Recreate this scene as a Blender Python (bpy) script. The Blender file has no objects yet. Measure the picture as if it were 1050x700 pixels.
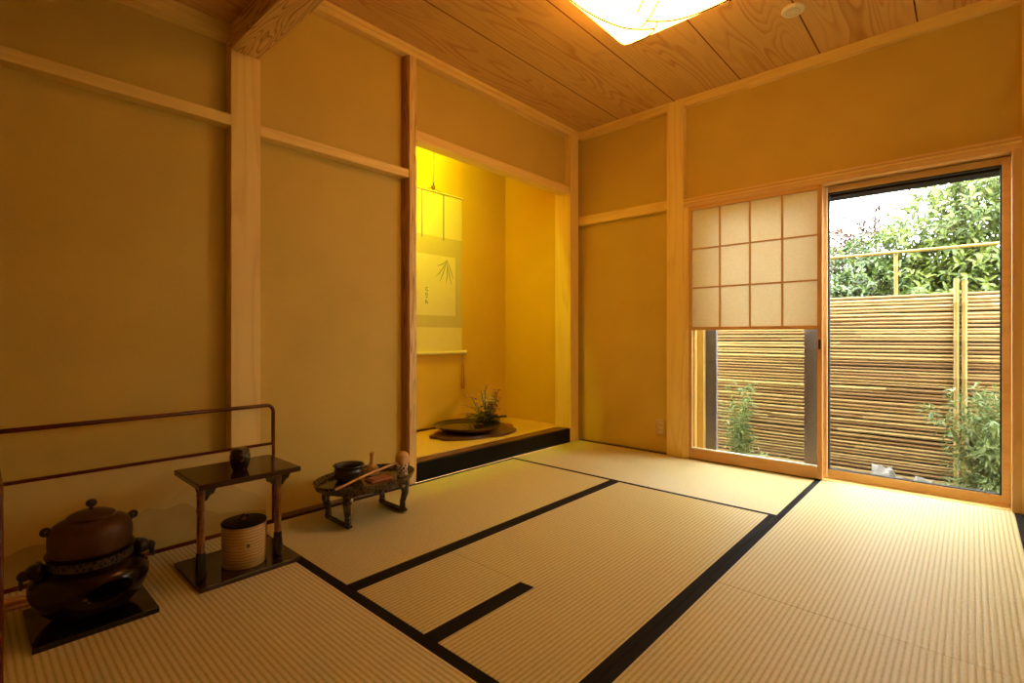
import bpy, bmesh, math, random
from mathutils import Vector, Matrix, noise as mnoise
PI = math.pi
R = random.Random(7)
COL = bpy.context.scene.collection
SC = bpy.context.scene

# ------------------------------------------------------------------ materials
MATS = {}
def new_mat(name):
    m = bpy.data.materials.new(name); m.use_nodes = True
    nt = m.node_tree; b = nt.nodes['Principled BSDF']
    MATS[name] = m
    return m, nt, b
def N(nt, t, **kw):
    n = nt.nodes.new(t)
    for k, v in kw.items(): setattr(n, k, v)
    return n
def mth(nt, op, a, b=None, c=None):
    n = nt.nodes.new('ShaderNodeMath'); n.operation = op
    for i, v in enumerate((a, b, c)):
        if v is None: continue
        if isinstance(v, (int, float)): n.inputs[i].default_value = v
        else: nt.links.new(v, n.inputs[i])
    return n.outputs[0]
def mix(nt, fac, a, b):
    n = nt.nodes.new('ShaderNodeMix'); n.data_type = 'RGBA'
    for s, v in ((n.inputs[0], fac), (n.inputs[6], a), (n.inputs[7], b)):
        if isinstance(v, (int, float)): s.default_value = v
        elif isinstance(v, tuple): s.default_value = (*v[:3], 1)
        else: nt.links.new(v, s)
    return n.outputs[2]
def ramp(nt, fac, stops):
    n = nt.nodes.new('ShaderNodeValToRGB'); e = n.color_ramp.elements
    while len(e) < len(stops): e.new(0.5)
    for i, (p, c) in enumerate(stops):
        e[i].position = p; e[i].color = (c, c, c, 1) if isinstance(c, (int, float)) else (*c, 1)
    nt.links.new(fac, n.inputs[0]); return n.outputs[0]
def coords(nt, scale=(1, 1, 1), kind='Object', loc=(0, 0, 0)):
    tc = nt.nodes.new('ShaderNodeTexCoord'); mp = nt.nodes.new('ShaderNodeMapping')
    mp.inputs['Scale'].default_value = scale; mp.inputs['Location'].default_value = loc
    nt.links.new(tc.outputs[kind], mp.inputs[0]); return mp.outputs[0]
def noise(nt, vec, scale=5, detail=2, rough=.5, w=None):
    n = nt.nodes.new('ShaderNodeTexNoise'); n.inputs['Scale'].default_value = scale
    n.inputs['Detail'].default_value = detail; n.inputs['Roughness'].default_value = rough
    if w is not None:
        n.noise_dimensions = '4D'; nt.links.new(w, n.inputs['W'])
    nt.links.new(vec, n.inputs['Vector']); return n.outputs[0]
def bump(nt, b, h, strength=.3, dist=.002):
    n = nt.nodes.new('ShaderNodeBump'); n.inputs['Strength'].default_value = strength
    n.inputs['Distance'].default_value = dist
    nt.links.new(h, n.inputs['Height']); nt.links.new(n.outputs[0], b.inputs['Normal'])
def setc(b, nt, col=None, rough=None, metal=None, spec=None):
    if col is not None:
        if isinstance(col, tuple): b.inputs['Base Color'].default_value = (*col, 1)
        else: nt.links.new(col, b.inputs['Base Color'])
    if rough is not None: b.inputs['Roughness'].default_value = rough
    if metal is not None: b.inputs['Metallic'].default_value = metal
    if spec is not None: b.inputs['Specular IOR Level'].default_value = spec

def plain(name, col, rough=.5, metal=0, var=.12, vs=30, spec=.5, bmp=0):
    m, nt, b = new_mat(name)
    nz = noise(nt, coords(nt), vs, 4)
    f = mth(nt, 'MULTIPLY_ADD', nz, 2 * var, 1 - var)
    dark = tuple(c * (1 - var) for c in col); lite = tuple(min(1, c * (1 + var)) for c in col)
    setc(b, nt, mix(nt, nz, dark, lite), rough, metal, spec)
    if bmp: bump(nt, b, nz, bmp, .002)
    return m

def plaster(name, col):
    m, nt, b = new_mat(name)
    co = coords(nt)
    a = noise(nt, co, 420, 3, .7); c = noise(nt, co, 3, 2)
    f = mth(nt, 'ADD', mth(nt, 'MULTIPLY', a, .75), mth(nt, 'MULTIPLY', c, .25))
    cc = ramp(nt, f, [(.3, tuple(x * .82 for x in col)), (.7, tuple(min(1, x * 1.12) for x in col))])
    setc(b, nt, cc, .9, 0, .2)
    bump(nt, b, a, .35, .0015)
    return m

def wood(name, lite, dark, axis='Z', rings=10, contrast=.7, rough=.5, fine=.35, stretch=.08, scale=6, spec=.35):
    m, nt, b = new_mat(name)
    s = {'X': (stretch, 1, 1), 'Y': (1, stretch, 1), 'Z': (1, 1, stretch)}[axis]
    co = coords(nt, tuple(v * scale for v in s))
    n1 = noise(nt, co, 1, 1.5, .4)
    w = mth(nt, 'FRACT', mth(nt, 'MULTIPLY', n1, rings))
    line = ramp(nt, w, [(0, 0), (.55, .15), (.88, 1), (1, 0)])
    s2 = {'X': (.02, 1, 1), 'Y': (1, .02, 1), 'Z': (1, 1, .02)}[axis]
    co2 = coords(nt, tuple(v * 220 for v in s2))
    n2 = noise(nt, co2, 1, 2, .6)
    f = mth(nt, 'ADD', mth(nt, 'MULTIPLY', line, contrast), mth(nt, 'MULTIPLY', mth(nt, 'SUBTRACT', n2, .4), fine))
    cl = nt.nodes.new('ShaderNodeClamp'); nt.links.new(f, cl.inputs[0])
    setc(b, nt, mix(nt, cl.outputs[0], lite, dark), rough, 0, spec)
    bump(nt, b, n2, .08, .001)
    return m

plaster('plaster', (.66, .445, .10))
plaster('plaster_alcove', (.72, .43, .05))
wood('hinoki_z', (.88, .62, .19), (.70, .42, .11), 'Z', 9, .4, .45)
wood('hinoki_x', (.88, .62, .19), (.70, .42, .11), 'X', 9, .4, .45)
wood('hinoki_y', (.88, .62, .19), (.70, .42, .11), 'Y', 9, .4, .45)
wood('beam_x', (.90, .60, .24), (.46, .20, .05), 'X', 13, .9, .5, .4, .10, 17)
wood('hewn_z', (.86, .60, .20), (.46, .20, .05), 'Z', 16, .9, .5, .5, .03, 26)
wood('side_red', (.50, .25, .09), (.20, .06, .02), 'Z', 14, .9, .7, .6, .03, 34, .15)
wood('sash_x', (.72, .44, .17), (.58, .32, .10), 'X', 9, .4, .4)
wood('sash_z', (.72, .44, .17), (.58, .32, .10), 'Z', 9, .4, .4)
wood('shoji_x', (.66, .36, .12), (.52, .26, .07), 'X', 9, .4, .45)
wood('shoji_z', (.66, .36, .12), (.52, .26, .07), 'Z', 9, .4, .45)
wood('floor_wood', (.55, .33, .14), (.38, .2, .07), 'X', 9, .6, .35)
wood('slab_wood', (.11, .03, .012), (.03, .009, .005), 'Y', 14, .9, .28, .3, .3, 9)
plain('outside_wall', (.45, .42, .38), .9)
plain('alcove_floor', (.72, .44, .12), .22, 0, .06, 40)
plain('lacquer_black', (.006, .005, .005), .07, 0, .1, 20, .6)
plain('lacquer_kamachi', (.009, .007, .006), .45, 0, .2, 50, .06)
plain('lacquer_red', (.10, .012, .006), .2, 0, .15, 30, .5)
plain('lacquer_brown', (.035, .010, .006), .12, 0, .2, 12, .5)
plain('kamachi_top', (.10, .03, .015), .35)
plain('tatami_edge', (.016, .012, .012), .85, 0, .35, 240, .1)
plain('iron_kettle', (.075, .033, .018), .42, .55, .35, 60, .5, .35)
plain('bronze_black', (.022, .011, .007), .22, .6, .35, 14, .5, .05)
plain('bronze_ornament', (.05, .036, .028), .38, .7, .5, 160, .5, .9)
plain('opening_black', (.002, .002, .002), 1, 0, .1, 20, .05)
plain('gasket', (.008, .008, .008), .6)
plain('alu_grey', (.20, .18, .21), .55, .2, .3, 120)
plain('strip_pale', (.75, .71, .60), .5)
plain('box_dark', (.004, .003, .003), .8, 0, .1, 20, .1)
plain('screen_paper', (.66, .47, .15), .8, 0, .04, 12, .2)
plain('ink_wash', (.47, .32, .095), .85, 0, .18, 9, .2)
plain('ink_wash_faint', (.58, .41, .13), .85, 0, .10, 9, .2)
plain('scroll_cream', (.78, .62, .22), .8, 0, .03, 20, .2)
plain('scroll_gold', (.60, .46, .17), .75, 0, .07, 160, .3)
plain('scroll_art', (.76, .62, .27), .85, 0, .03, 20, .2)
plain('ink', (.05, .04, .02), .9)
plain('ink_pale', (.38, .33, .15), .9)
plain('ribbon', (.30, .26, .12), .8)
plain('hook_dark', (.05, .035, .02), .5)
plain('knob_ivory', (.75, .6, .4), .4)
plain('tassel_red', (.45, .16, .05), .8)
plain('ceramic_dark', (.015, .010, .008), .12, 0, .6, 18, .6)
plain('bowl_brown', (.055, .035, .02), .25, 0, .5, 20, .5, .1)
plain('basin_brown', (.055, .022, .013), .3, 0, .3, 18)
plain('water', (.06, .035, .02), .06, 0, .05, 5, .8)
plain('bamboo_pale', (.72, .42, .18), .5, 0, .2, 40)
plain('whisk', (.66, .44, .20), .6, 0, .25, 90)
plain('switch_plate', (.62, .45, .20), .45, 0, .03)
plain('switch_key', (.68, .52, .26), .4, 0, .03)
plain('detector', (.80, .72, .52), .5, 0, .03)
plain('detector_hole', (.45, .35, .2), .8)
plain('stem_green', (.12, .17, .04), .6)
plain('stem_red', (.28, .10, .04), .6)
plain('leaf_dark', (.05, .075, .025), .5)
plain('petal_violet', (.42, .36, .52), .6)
plain('petal_rust', (.36, .09, .06), .6)
plain('petal_white', (.72, .70, .62), .6)
plain('trunk', (.09, .06, .04), .9)
plain('twig_red', (.45, .17, .12), .8)
plain('soil', (.08, .065, .045), .95, 0, .3, 20)
plain('stone_white', (.20, .19, .18), .8, 0, .25, 20, .3, .6)
plain('lamp_base', (.5, .3, .14), .5)
plain('lamp_wire', (.006, .004, .002), .9, 0, .1, 20, .05)

def jar_mat():
    m, nt, b = new_mat('jar_lacquer')
    v = nt.nodes.new('ShaderNodeTexVoronoi'); v.feature = 'DISTANCE_TO_EDGE'; v.inputs['Scale'].default_value = 26
    nt.links.new(coords(nt, (1, 1, 1.6)), v.inputs['Vector'])
    f = ramp(nt, v.outputs['Distance'], [(0, 1), (.06, 1), (.12, 0), (1, 0)])
    setc(b, nt, mix(nt, f, (.008, .006, .005), (.05, .022, .01)), .1, 0, .6)
jar_mat()
def inlay_mat():
    m, nt, b = new_mat('lacquer_inlay')
    v = nt.nodes.new('ShaderNodeTexVoronoi'); v.feature = 'DISTANCE_TO_EDGE'; v.inputs['Scale'].default_value = 55
    nt.links.new(coords(nt), v.inputs['Vector'])
    f = ramp(nt, v.outputs['Distance'], [(0, 1), (.03, 1), (.07, 0), (1, 0)])
    setc(b, nt, mix(nt, f, (.010, .005, .004), (.16, .10, .07)), .14, 0, .6)
inlay_mat()
def cylinder_inlay():
    m, nt, b = new_mat('painted_ceramic')
    v = nt.nodes.new('ShaderNodeTexVoronoi'); v.feature = 'DISTANCE_TO_EDGE'; v.inputs['Scale'].default_value = 70
    nt.links.new(coords(nt), v.inputs['Vector'])
    f = ramp(nt, v.outputs['Distance'], [(0, 1), (.08, 1), (.16, 0), (1, 0)])
    setc(b, nt, mix(nt, f, (.10, .06, .035), (.62, .5, .34)), .3, 0, .5)
cylinder_inlay()
def band_mat():
    m, nt, b = new_mat('bronze_band')
    w = nt.nodes.new('ShaderNodeTexBrick'); w.inputs['Scale'].default_value = 60
    w.inputs['Mortar Size'].default_value = .12
    nt.links.new(coords(nt), w.inputs['Vector'])
    v = nt.nodes.new('ShaderNodeTexVoronoi'); v.feature = 'DISTANCE_TO_EDGE'; v.inputs['Scale'].default_value = 75
    nt.links.new(coords(nt), v.inputs['Vector'])
    f = ramp(nt, v.outputs['Distance'], [(0, 1), (.08, 1), (.2, 0), (1, 0)])
    setc(b, nt, mix(nt, f, (.02, .014, .012), (.085, .068, .055)), .35, .6, .5)
    bump(nt, b, f, .6, .003)
band_mat()
def cane_mat():
    # smoked bamboo shaft of the shelf
    m, nt, b = new_mat('bamboo_red')
    n1 = noise(nt, coords(nt, (1, 1, .1)), 160, 2)
    n2 = noise(nt, coords(nt), 22, 3)
    f = mth(nt, 'ADD', mth(nt, 'MULTIPLY', n1, .5), mth(nt, 'MULTIPLY', n2, .5))
    setc(b, nt, ramp(nt, f, [(.38, (.10, .025, .008)), (.6, (.34, .13, .045))]), .3, 0, .5)
cane_mat()
def bentwood_mat():
    m, nt, b = new_mat('bentwood')
    w = nt.nodes.new('ShaderNodeTexWave'); w.bands_direction = 'Z'; w.inputs['Scale'].default_value = 28
    w.inputs['Distortion'].default_value = 3; w.inputs['Detail'].default_value = 2
    nt.links.new(coords(nt), w.inputs['Vector'])
    v = noise(nt, coords(nt, (1, 1, 4)), 18, 3)
    f = mth(nt, 'ADD', mth(nt, 'MULTIPLY', w.outputs['Fac'], .55), mth(nt, 'MULTIPLY', v, .45))
    setc(b, nt, ramp(nt, f, [(.25, (.42, .24, .07)), (.75, (.62, .40, .14))]), .5, 0, .4)
    bump(nt, b, f, .3, .002)
bentwood_mat()

def tatami(name, axis):
    m, nt, b = new_mat(name)
    tc = nt.nodes.new('ShaderNodeTexCoord'); sx = nt.nodes.new('ShaderNodeSeparateXYZ')
    nt.links.new(tc.outputs['Object'], sx.inputs[0])
    across = sx.outputs['Y'] if axis == 'X' else sx.outputs['X']
    ph = mth(nt, 'MULTIPLY', across, 2 * PI / .0165)
    s = mth(nt, 'MULTIPLY_ADD', mth(nt, 'SINE', ph), .5, .5)
    s = mth(nt, 'POWER', s, .55)
    st = (2.2, 300, 1) if axis == 'Y' else (300, 2.2, 1)   # rushes lie across the ribs
    st2 = (140, 60, 1) if axis == 'Y' else (60, 140, 1)
    n1 = noise(nt, coords(nt, st), 1, 2, .6)
    n2 = noise(nt, coords(nt, st2), 1, 2, .6)
    f = mth(nt, 'ADD', mth(nt, 'MULTIPLY', s, .62), mth(nt, 'ADD', mth(nt, 'MULTIPLY', n1, .2), mth(nt, 'MULTIPLY_ADD', n2, .55, -.13)))
    c = ramp(nt, f, [(.12, (.37, .275, .085)), (.55, (.60, .48, .185)), (.95, (.73, .60, .35))])
    setc(b, nt, c, .55, 0, .8)
    b.inputs['Anisotropic'].default_value = .85
    cv = nt.nodes.new('ShaderNodeCombineXYZ'); cv.inputs[0 if axis == 'X' else 1].default_value = 1
    nt.links.new(cv.outputs[0], b.inputs['Tangent'])
    bump(nt, b, mth(nt, 'ADD', s, mth(nt, 'MULTIPLY', n1, .25)), .3, .0018)
tatami('tatami_x', 'X'); tatami('tatami_y', 'Y')

def ceiling_mat():
    m, nt, b = new_mat('ceiling_boards')
    tc = nt.nodes.new('ShaderNodeTexCoord'); sx = nt.nodes.new('ShaderNodeSeparateXYZ')
    nt.links.new(tc.outputs['Object'], sx.inputs[0])
    u = mth(nt, 'DIVIDE', mth(nt, 'SUBTRACT', sx.outputs['X'], .386 - .4635), .4635)
    idx = mth(nt, 'FLOOR', u); fr = mth(nt, 'FRACT', u)
    seam = ramp(nt, fr, [(0, 1), (.012, 1), (.02, 0), (1, 0)])
    w = mth(nt, 'MULTIPLY', idx, 7.31)
    co = coords(nt, (7.5, .85, 1))
    n1 = noise(nt, co, 1, 1, .35, w)
    rr = mth(nt, 'FRACT', mth(nt, 'MULTIPLY', n1, 15))
    line = ramp(nt, rr, [(0, .0), (.45, .08), (.85, 1), (1, 0)])
    # contrast grows where the figure (flame grain) is, in the middle of each board
    mid = mth(nt, 'SUBTRACT', 1, mth(nt, 'MULTIPLY', mth(nt, 'ABSOLUTE', mth(nt, 'SUBTRACT', fr, .5)), 1.7))
    n2 = noise(nt, coords(nt, (190, 3, 1)), 1, 2, .6)
    f = mth(nt, 'ADD', mth(nt, 'MULTIPLY', line, mth(nt, 'MULTIPLY', mid, .75)), mth(nt, 'MULTIPLY', mth(nt, 'SUBTRACT', n2, .4), .35))
    cl = nt.nodes.new('ShaderNodeClamp'); nt.links.new(f, cl.inputs[0])
    c = mix(nt, cl.outputs[0], (.72, .44, .14), (.48, .19, .045))
    c = mix(nt, seam, c, (.12, .03, .008))
    setc(b, nt, c, .5, 0, .3)
ceiling_mat()

def glass_mat():
    m, nt, b = new_mat('glass')
    out = nt.nodes['Material Output']; nt.nodes.remove(b)
    t = N(nt, 'ShaderNodeBsdfTransparent'); g = N(nt, 'ShaderNodeBsdfGlossy'); g.inputs['Roughness'].default_value = .02
    t.inputs[0].default_value = (.96, .98, .96, 1)
    fr = N(nt, 'ShaderNodeLayerWeight'); fr.inputs['Blend'].default_value = .5
    mx = N(nt, 'ShaderNodeMixShader')
    sch = mth(nt, 'MULTIPLY_ADD', mth(nt, 'POWER', fr.outputs['Facing'], 5), .9, .022)
    nt.links.new(sch, mx.inputs[0]); nt.links.new(t.outputs[0], mx.inputs[1]); nt.links.new(g.outputs[0], mx.inputs[2])
    nt.links.new(mx.outputs[0], out.inputs[0])
glass_mat()
def paper_mat():
    m, nt, b = new_mat('shoji_paper')
    out = nt.nodes['Material Output']; nt.nodes.remove(b)
    c = ramp(nt, noise(nt, coords(nt), 90, 5, .7), [(.3, (.84, .78, .62)), (.7, (.93, .88, .74))])
    d = N(nt, 'ShaderNodeBsdfDiffuse'); t = N(nt, 'ShaderNodeBsdfTranslucent')
    nt.links.new(c, d.inputs[0]); nt.links.new(c, t.inputs[0])
    mx = N(nt, 'ShaderNodeMixShader'); mx.inputs[0].default_value = PAPER_T
    nt.links.new(d.outputs[0], mx.inputs[1]); nt.links.new(t.outputs[0], mx.inputs[2])
    nt.links.new(mx.outputs[0], out.inputs[0])
PAPER_T = .27
paper_mat()
def emit_mat(name, col, s):
    m, nt, b = new_mat(name)
    b.inputs['Base Color'].default_value = (.9, .85, .7, 1)
    b.inputs['Emission Color'].default_value = (*col, 1); b.inputs['Emission Strength'].default_value = s
    b.inputs['Roughness'].default_value = .8
emit_mat('lamp_paper', (1, .50, .09), 10.6)
emit_mat('tube_light', (1, 1.15, .03), 330.0)
def leaf_mat(name, c1, c2, trans=.35, rough=.35):
    m, nt, b = new_mat(name)
    out = nt.nodes['Material Output']
    nz = noise(nt, coords(nt), 9, 3, .7)
    c = ramp(nt, nz, [(.32, c1), (.68, c2)])
    setc(b, nt, c, rough, 0, .5)
    t = N(nt, 'ShaderNodeBsdfTranslucent'); nt.links.new(c, t.inputs[0])
    mx = N(nt, 'ShaderNodeMixShader'); mx.inputs[0].default_value = trans
    nt.links.new(b.outputs[0], mx.inputs[1]); nt.links.new(t.outputs[0], mx.inputs[2])
    nt.links.new(mx.outputs[0], out.inputs[0])
leaf_mat('leaf_green', (.010, .032, .005), (.11, .17, .028), .3)
leaf_mat('leaf_lime', (.018, .05, .008), (.21, .27, .045), .35)
leaf_mat('leaf_fine', (.045, .085, .02), (.25, .31, .11), .35)
leaf_mat('leaf_red', (.06, .02, .014), (.12, .045, .03), .08)
def fence_mat():
    m, nt, b = new_mat('fence_bamboo')
    at = nt.nodes.new('ShaderNodeAttribute'); at.attribute_name = 'tone'
    n2 = noise(nt, coords(nt, (3, 60, 60)), 1, 3, .6)
    f = mth(nt, 'ADD', mth(nt, 'MULTIPLY_ADD', at.outputs['Fac'], .55, .14), mth(nt, 'MULTIPLY', n2, .3))
    c = ramp(nt, f, [(.1, (.085, .037, .013)), (.4, (.175, .097, .034)), (.85, (.30, .205, .08))])
    setc(b, nt, c, .4, 0, .4)
fence_mat()
plain('pole_bamboo', (.21, .14, .03), .4, 0, .25, 20)
plain('fence_backing', (.035, .02, .012), .9)

# ------------------------------------------------------------------ mesh helpers
def fin(bm, name, mat, parent=None, smooth=False, bevel=0, label=None, seg=2):
    me = bpy.data.meshes.new(name)
    bmesh.ops.recalc_face_normals(bm, faces=bm.faces)
    bm.to_mesh(me); bm.free()
    mats = mat if isinstance(mat, (list, tuple)) else [mat]
    for k in mats: me.materials.append(MATS[k])
    o = bpy.data.objects.new(name, me); COL.objects.link(o)
    if parent: o.parent = parent
    if smooth:
        for p in me.polygons: p.use_smooth = True
        try: me.set_sharp_from_angle(angle=math.radians(40))
        except Exception: pass
    if bevel:
        md = o.modifiers.new('bevel', 'BEVEL'); md.width = bevel; md.segments = seg; md.limit_method = 'ANGLE'
    if label: o['label'] = label
    return o
def box(bm, x0, x1, y0, y1, z0, z1):
    vs = [bm.verts.new(p) for p in ((x0, y0, z0), (x1, y0, z0), (x1, y1, z0), (x0, y1, z0), (x0, y0, z1), (x1, y0, z1), (x1, y1, z1), (x0, y1, z1))]
    for f in ((3, 2, 1, 0), (4, 5, 6, 7), (0, 1, 5, 4), (1, 2, 6, 5), (2, 3, 7, 6), (3, 0, 4, 7)):
        bm.faces.new([vs[i] for i in f])
    return vs
def boxes(*bs):
    bm = bmesh.new()
    for b in bs: box(bm, *b)
    return bm
def lathe(bm, prof, cx=0, cy=0, n=48, sx=1, sy=1, cap=True):
    rings = []
    for r, z in prof:
        if r < 1e-6: rings.append([bm.verts.new((cx, cy, z))])
        else: rings.append([bm.verts.new((cx + r * sx * math.cos(2 * PI * i / n), cy + r * sy * math.sin(2 * PI * i / n), z)) for i in range(n)])
    for a, b in zip(rings, rings[1:]):
        if len(a) == 1 and len(b) == 1: continue
        for i in range(n):
            j = (i + 1) % n
            if len(a) == 1: bm.faces.new((a[0], b[i], b[j]))
            elif len(b) == 1: bm.faces.new((a[i], a[j], b[0]))
            else: bm.faces.new((a[i], a[j], b[j], b[i]))
    if cap:
        for rg in (rings[0], rings[-1]):
            if len(rg) > 1:
                bm.faces.new(rg)
    return rings
def tube(bm, pts, r, n=8, caps=True):
    pts = [Vector(p) for p in pts]
    rr = r if isinstance(r, (list, tuple)) else [r] * len(pts)
    rings = []; up = None
    for i, p in enumerate(pts):
        d = (pts[min(i + 1, len(pts) - 1)] - pts[max(i - 1, 0)])
        if d.length < 1e-9: d = Vector((0, 0, 1))
        d.normalize()
        if up is None:
            up = Vector((0, 0, 1)) if abs(d.z) < .9 else Vector((1, 0, 0))
        a = d.cross(up)
        if a.length < 1e-4: a = d.orthogonal()
        a.normalize(); b = a.cross(d).normalized(); up = b
        rings.append([bm.verts.new(p + (a * math.cos(2 * PI * k / n) + b * math.sin(2 * PI * k / n)) * rr[i]) for k in range(n)])
    for A, B in zip(rings, rings[1:]):
        for k in range(n):
            bm.faces.new((A[k], A[(k + 1) % n], B[(k + 1) % n], B[k]))
    if caps:
        bm.faces.new(rings[0]); bm.faces.new(rings[-1][::-1])
def prism(bm, pts, axis, a, b):
    """extrude a 2-D outline along axis between a and b"""
    def P(u, v, w): return {'X': (w, u, v), 'Y': (u, w, v), 'Z': (u, v, w)}[axis]
    A = [bm.verts.new(P(u, v, a)) for u, v in pts]; B = [bm.verts.new(P(u, v, b)) for u, v in pts]
    n = len(pts)
    for i in range(n): bm.faces.new((A[i], A[(i + 1) % n], B[(i + 1) % n], B[i]))
    bm.faces.new(A[::-1]); bm.faces.new(B)
def ellipsoid(bm, c, r, nu=16, nv=10):
    prof = [(math.cos(-PI / 2 + PI * i / nv), math.sin(-PI / 2 + PI * i / nv)) for i in range(nv + 1)]
    rings = []
    for q, z in prof:
        if q < 1e-6: rings.append([bm.verts.new((c[0], c[1], c[2] + z * r[2]))])
        else: rings.append([bm.verts.new((c[0] + q * r[0] * math.cos(2 * PI * i / nu), c[1] + q * r[1] * math.sin(2 * PI * i / nu), c[2] + z * r[2])) for i in range(nu)])
    for a, b in zip(rings, rings[1:]):
        for i in range(nu):
            j = (i + 1) % nu
            if len(a) == 1: bm.faces.new((a[0], b[i], b[j]))
            elif len(b) == 1: bm.faces.new((a[i], a[j], b[0]))
            else: bm.faces.new((a[i], a[j], b[j], b[i]))
def torus(bm, c, R0, r0, axis='X', n=20, m=8):
    pts = []
    for i in range(n):
        a = 2 * PI * i / n
        for k in range(m):
            b = 2 * PI * k / m
            u = (R0 + r0 * math.cos(b)) * math.cos(a); v = (R0 + r0 * math.cos(b)) * math.sin(a); w = r0 * math.sin(b)
            p = {'X': (w, u, v), 'Y': (u, w, v), 'Z': (u, v, w)}[axis]
            pts.append(bm.verts.new((c[0] + p[0], c[1] + p[1], c[2] + p[2])))
    for i in range(n):
        for k in range(m):
            bm.faces.new((pts[i * m + k], pts[((i + 1) % n) * m + k], pts[((i + 1) % n) * m + (k + 1) % m], pts[i * m + (k + 1) % m]))
def thing(name, label, cat, loc=(0, 0, 0), rz=0, group=None):
    o = bpy.data.objects.new(name, None); COL.objects.link(o)
    o.empty_display_size = .05
    o.location = loc; o.rotation_euler = (0, 0, rz); o['label'] = label; o['category'] = cat
    if group: o['group'] = group
    return o
def tag(o, label, cat, group=None, kind=None):
    o['label'] = label; o['category'] = cat
    if group: o['group'] = group
    if kind: o['kind'] = kind
    return o
def struct(name, bm, mat, bevel=0, smooth=False, parent=None, label=None, cat=None):
    o = fin(bm, name, mat, parent, smooth, bevel, label)
    if not parent: o['kind'] = 'structure'
    if cat: o['category'] = cat
    return o

# ------------------------------------------------------------------ room shell
XR, YF = 3.62, -4.40       # right wall, front wall
CZ, LZ = 2.60, 2.28        # ceiling heights: main bay, lowered bay
W = .06                    # plaster set back behind the faces of the posts
struct('floor', boxes((-.2, XR + .15, YF - .15, .04, -.25, -.05)), 'floor_wood')
struct('floor_boards', boxes((-.06, XR, YF, -3.505, -.05, 0)), 'floor_wood', label='boards behind the last mats')
# left wall with the alcove opening (y -1.70 .. -.05)
struct('wall_left', boxes((-.22, -W, YF, -1.70, -.05, CZ), (-.16, -W, -1.70, .04, 2.10, CZ)), 'plaster',
       label='left wall in ochre plaster', )
struct('wall_alcove_back', boxes((-.94, -.80, -1.84, .10, -.05, 2.70)), 'plaster_alcove')
struct('wall_alcove_left', boxes((-.80, -.22, -1.84, -1.70, -.05, 2.70)), 'plaster_alcove')
struct('wall_alcove_right', boxes((-.80, -.10, -.05, .10, -.05, 2.70)), 'plaster_alcove')
struct('ceiling_alcove', boxes((-.80, -.16, -1.70, -.05, 2.50, 2.60)), 'plaster_alcove')
struct('floor_alcove', boxes((-.80, -.11, -1.70, -.05, .0, .12)), 'alcove_floor', .002)
struct('trim_1', boxes((-.80, -.786, -1.70, -.05, .12, .135)), 'kamachi_top', label='thin dark strip along the back of the alcove floor')
# far wall with window opening x .935..2.645, z 0..1.86
struct('wall_far', boxes((-.10, .93, W - .015, .18, -.05, CZ), (.93, 2.66, W - .015, .18, 1.86, CZ), (2.66, XR, W - .015, .18, -.05, CZ)), 'plaster')
struct('wall_right', boxes((XR, XR + .15, YF, -2.60, -.05, CZ), (XR, XR + .15, -1.00, .18, -.05, CZ), (XR, XR + .15, -2.60, -1.00, -.05, .95), (XR, XR + .15, -2.60, -1.00, 1.82, CZ)), 'plaster')
w3 = bpy.data.objects.new('window_added', None); COL.objects.link(w3); w3['kind'] = 'structure'; w3['label'] = 'added paper window in the unseen right wall'  # unseen window, added to throw daylight on the left wall
fin(boxes((XR + .02, XR + .05, -2.60, -2.57, .95, 1.82), (XR + .02, XR + .05, -1.03, -1.00, .95, 1.82), (XR + .02, XR + .05, -2.57, -1.03, .95, .98), (XR + .02, XR + .05, -2.57, -1.03, 1.79, 1.82)), 'frame', 'sash_x', w3)
fin(boxes(*[(XR + .022, XR + .034, -2.57 + k * .22 - .005, -2.57 + k * .22 + .005, .98, 1.79) for k in range(1, 7)], *[(XR + .023, XR + .033, -2.57, -1.03, .98 + k * .27 - .005, .98 + k * .27 + .005) for k in (1, 2)]), 'lattice', 'shoji_z', w3)
fin(boxes((XR + .035, XR + .0356, -2.57, -1.03, .98, 1.79)), 'paper', 'shoji_paper', w3)
struct('wall_front', boxes((-.2, XR + .15, YF - .15, YF, -.25, CZ)), 'plaster')
struct('ceiling', boxes((-.2, XR + .15, -2.70, .18, CZ, CZ + .08)), 'ceiling_boards', label='ceiling of wide figured pine boards')
struct('ceiling_lowered', boxes((-.06, XR, YF, -2.70, LZ, LZ + .06)), 'ceiling_boards')
struct('wall_hanging', boxes((-.06, XR, -2.69, -2.61, 2.28, CZ)), 'plaster')
# posts
def post(n, x0, x1, y0, y1, z0=0, z1=CZ, mat='hinoki_z', label=None):
    struct('trim_%d' % n, boxes((x0, x1, y0, y1, z0, z1)), mat, .003, label=label)
post(2, -.10, 0, -2.712, -2.585, 0, 2.171, label='pale square post between the two left wall panels')
bm = bmesh.new()
# hewn alcove post: faceted section with slightly uneven faces
sec = [(-.16, -1.754), (-.055, -1.754), (-.012, -1.747), (-.0, -1.736), (0, -1.688), (-.010, -1.68), (-.16, -1.68)]
zs = [2.546 * i / 60 for i in range(61)]
rings = []
for i, z in enumerate(zs):
    rg = []
    for k, (x, y) in enumerate(sec):
        dx = dy = 0
        if 1 <= k <= 5:
            q = mnoise.noise(Vector((k * 3.1, z * 7, 0))) * .004
            dx, dy = q, q * .6
        rg.append(bm.verts.new((x + min(dx, .001), y + dy, z)))
    rings.append(rg)
for A, B in zip(rings, rings[1:]):
    for k in range(len(sec)): bm.faces.new((A[k], A[(k + 1) % len(sec)], B[(k + 1) % len(sec)], B[k]))
bm.faces.new(rings[0]); bm.faces.new(rings[-1])
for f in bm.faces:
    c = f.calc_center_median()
    if c.y < -1.739 and abs(f.normal.z) < .5: f.material_index = 1  # left-side faces get the darker, redder wood
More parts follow.
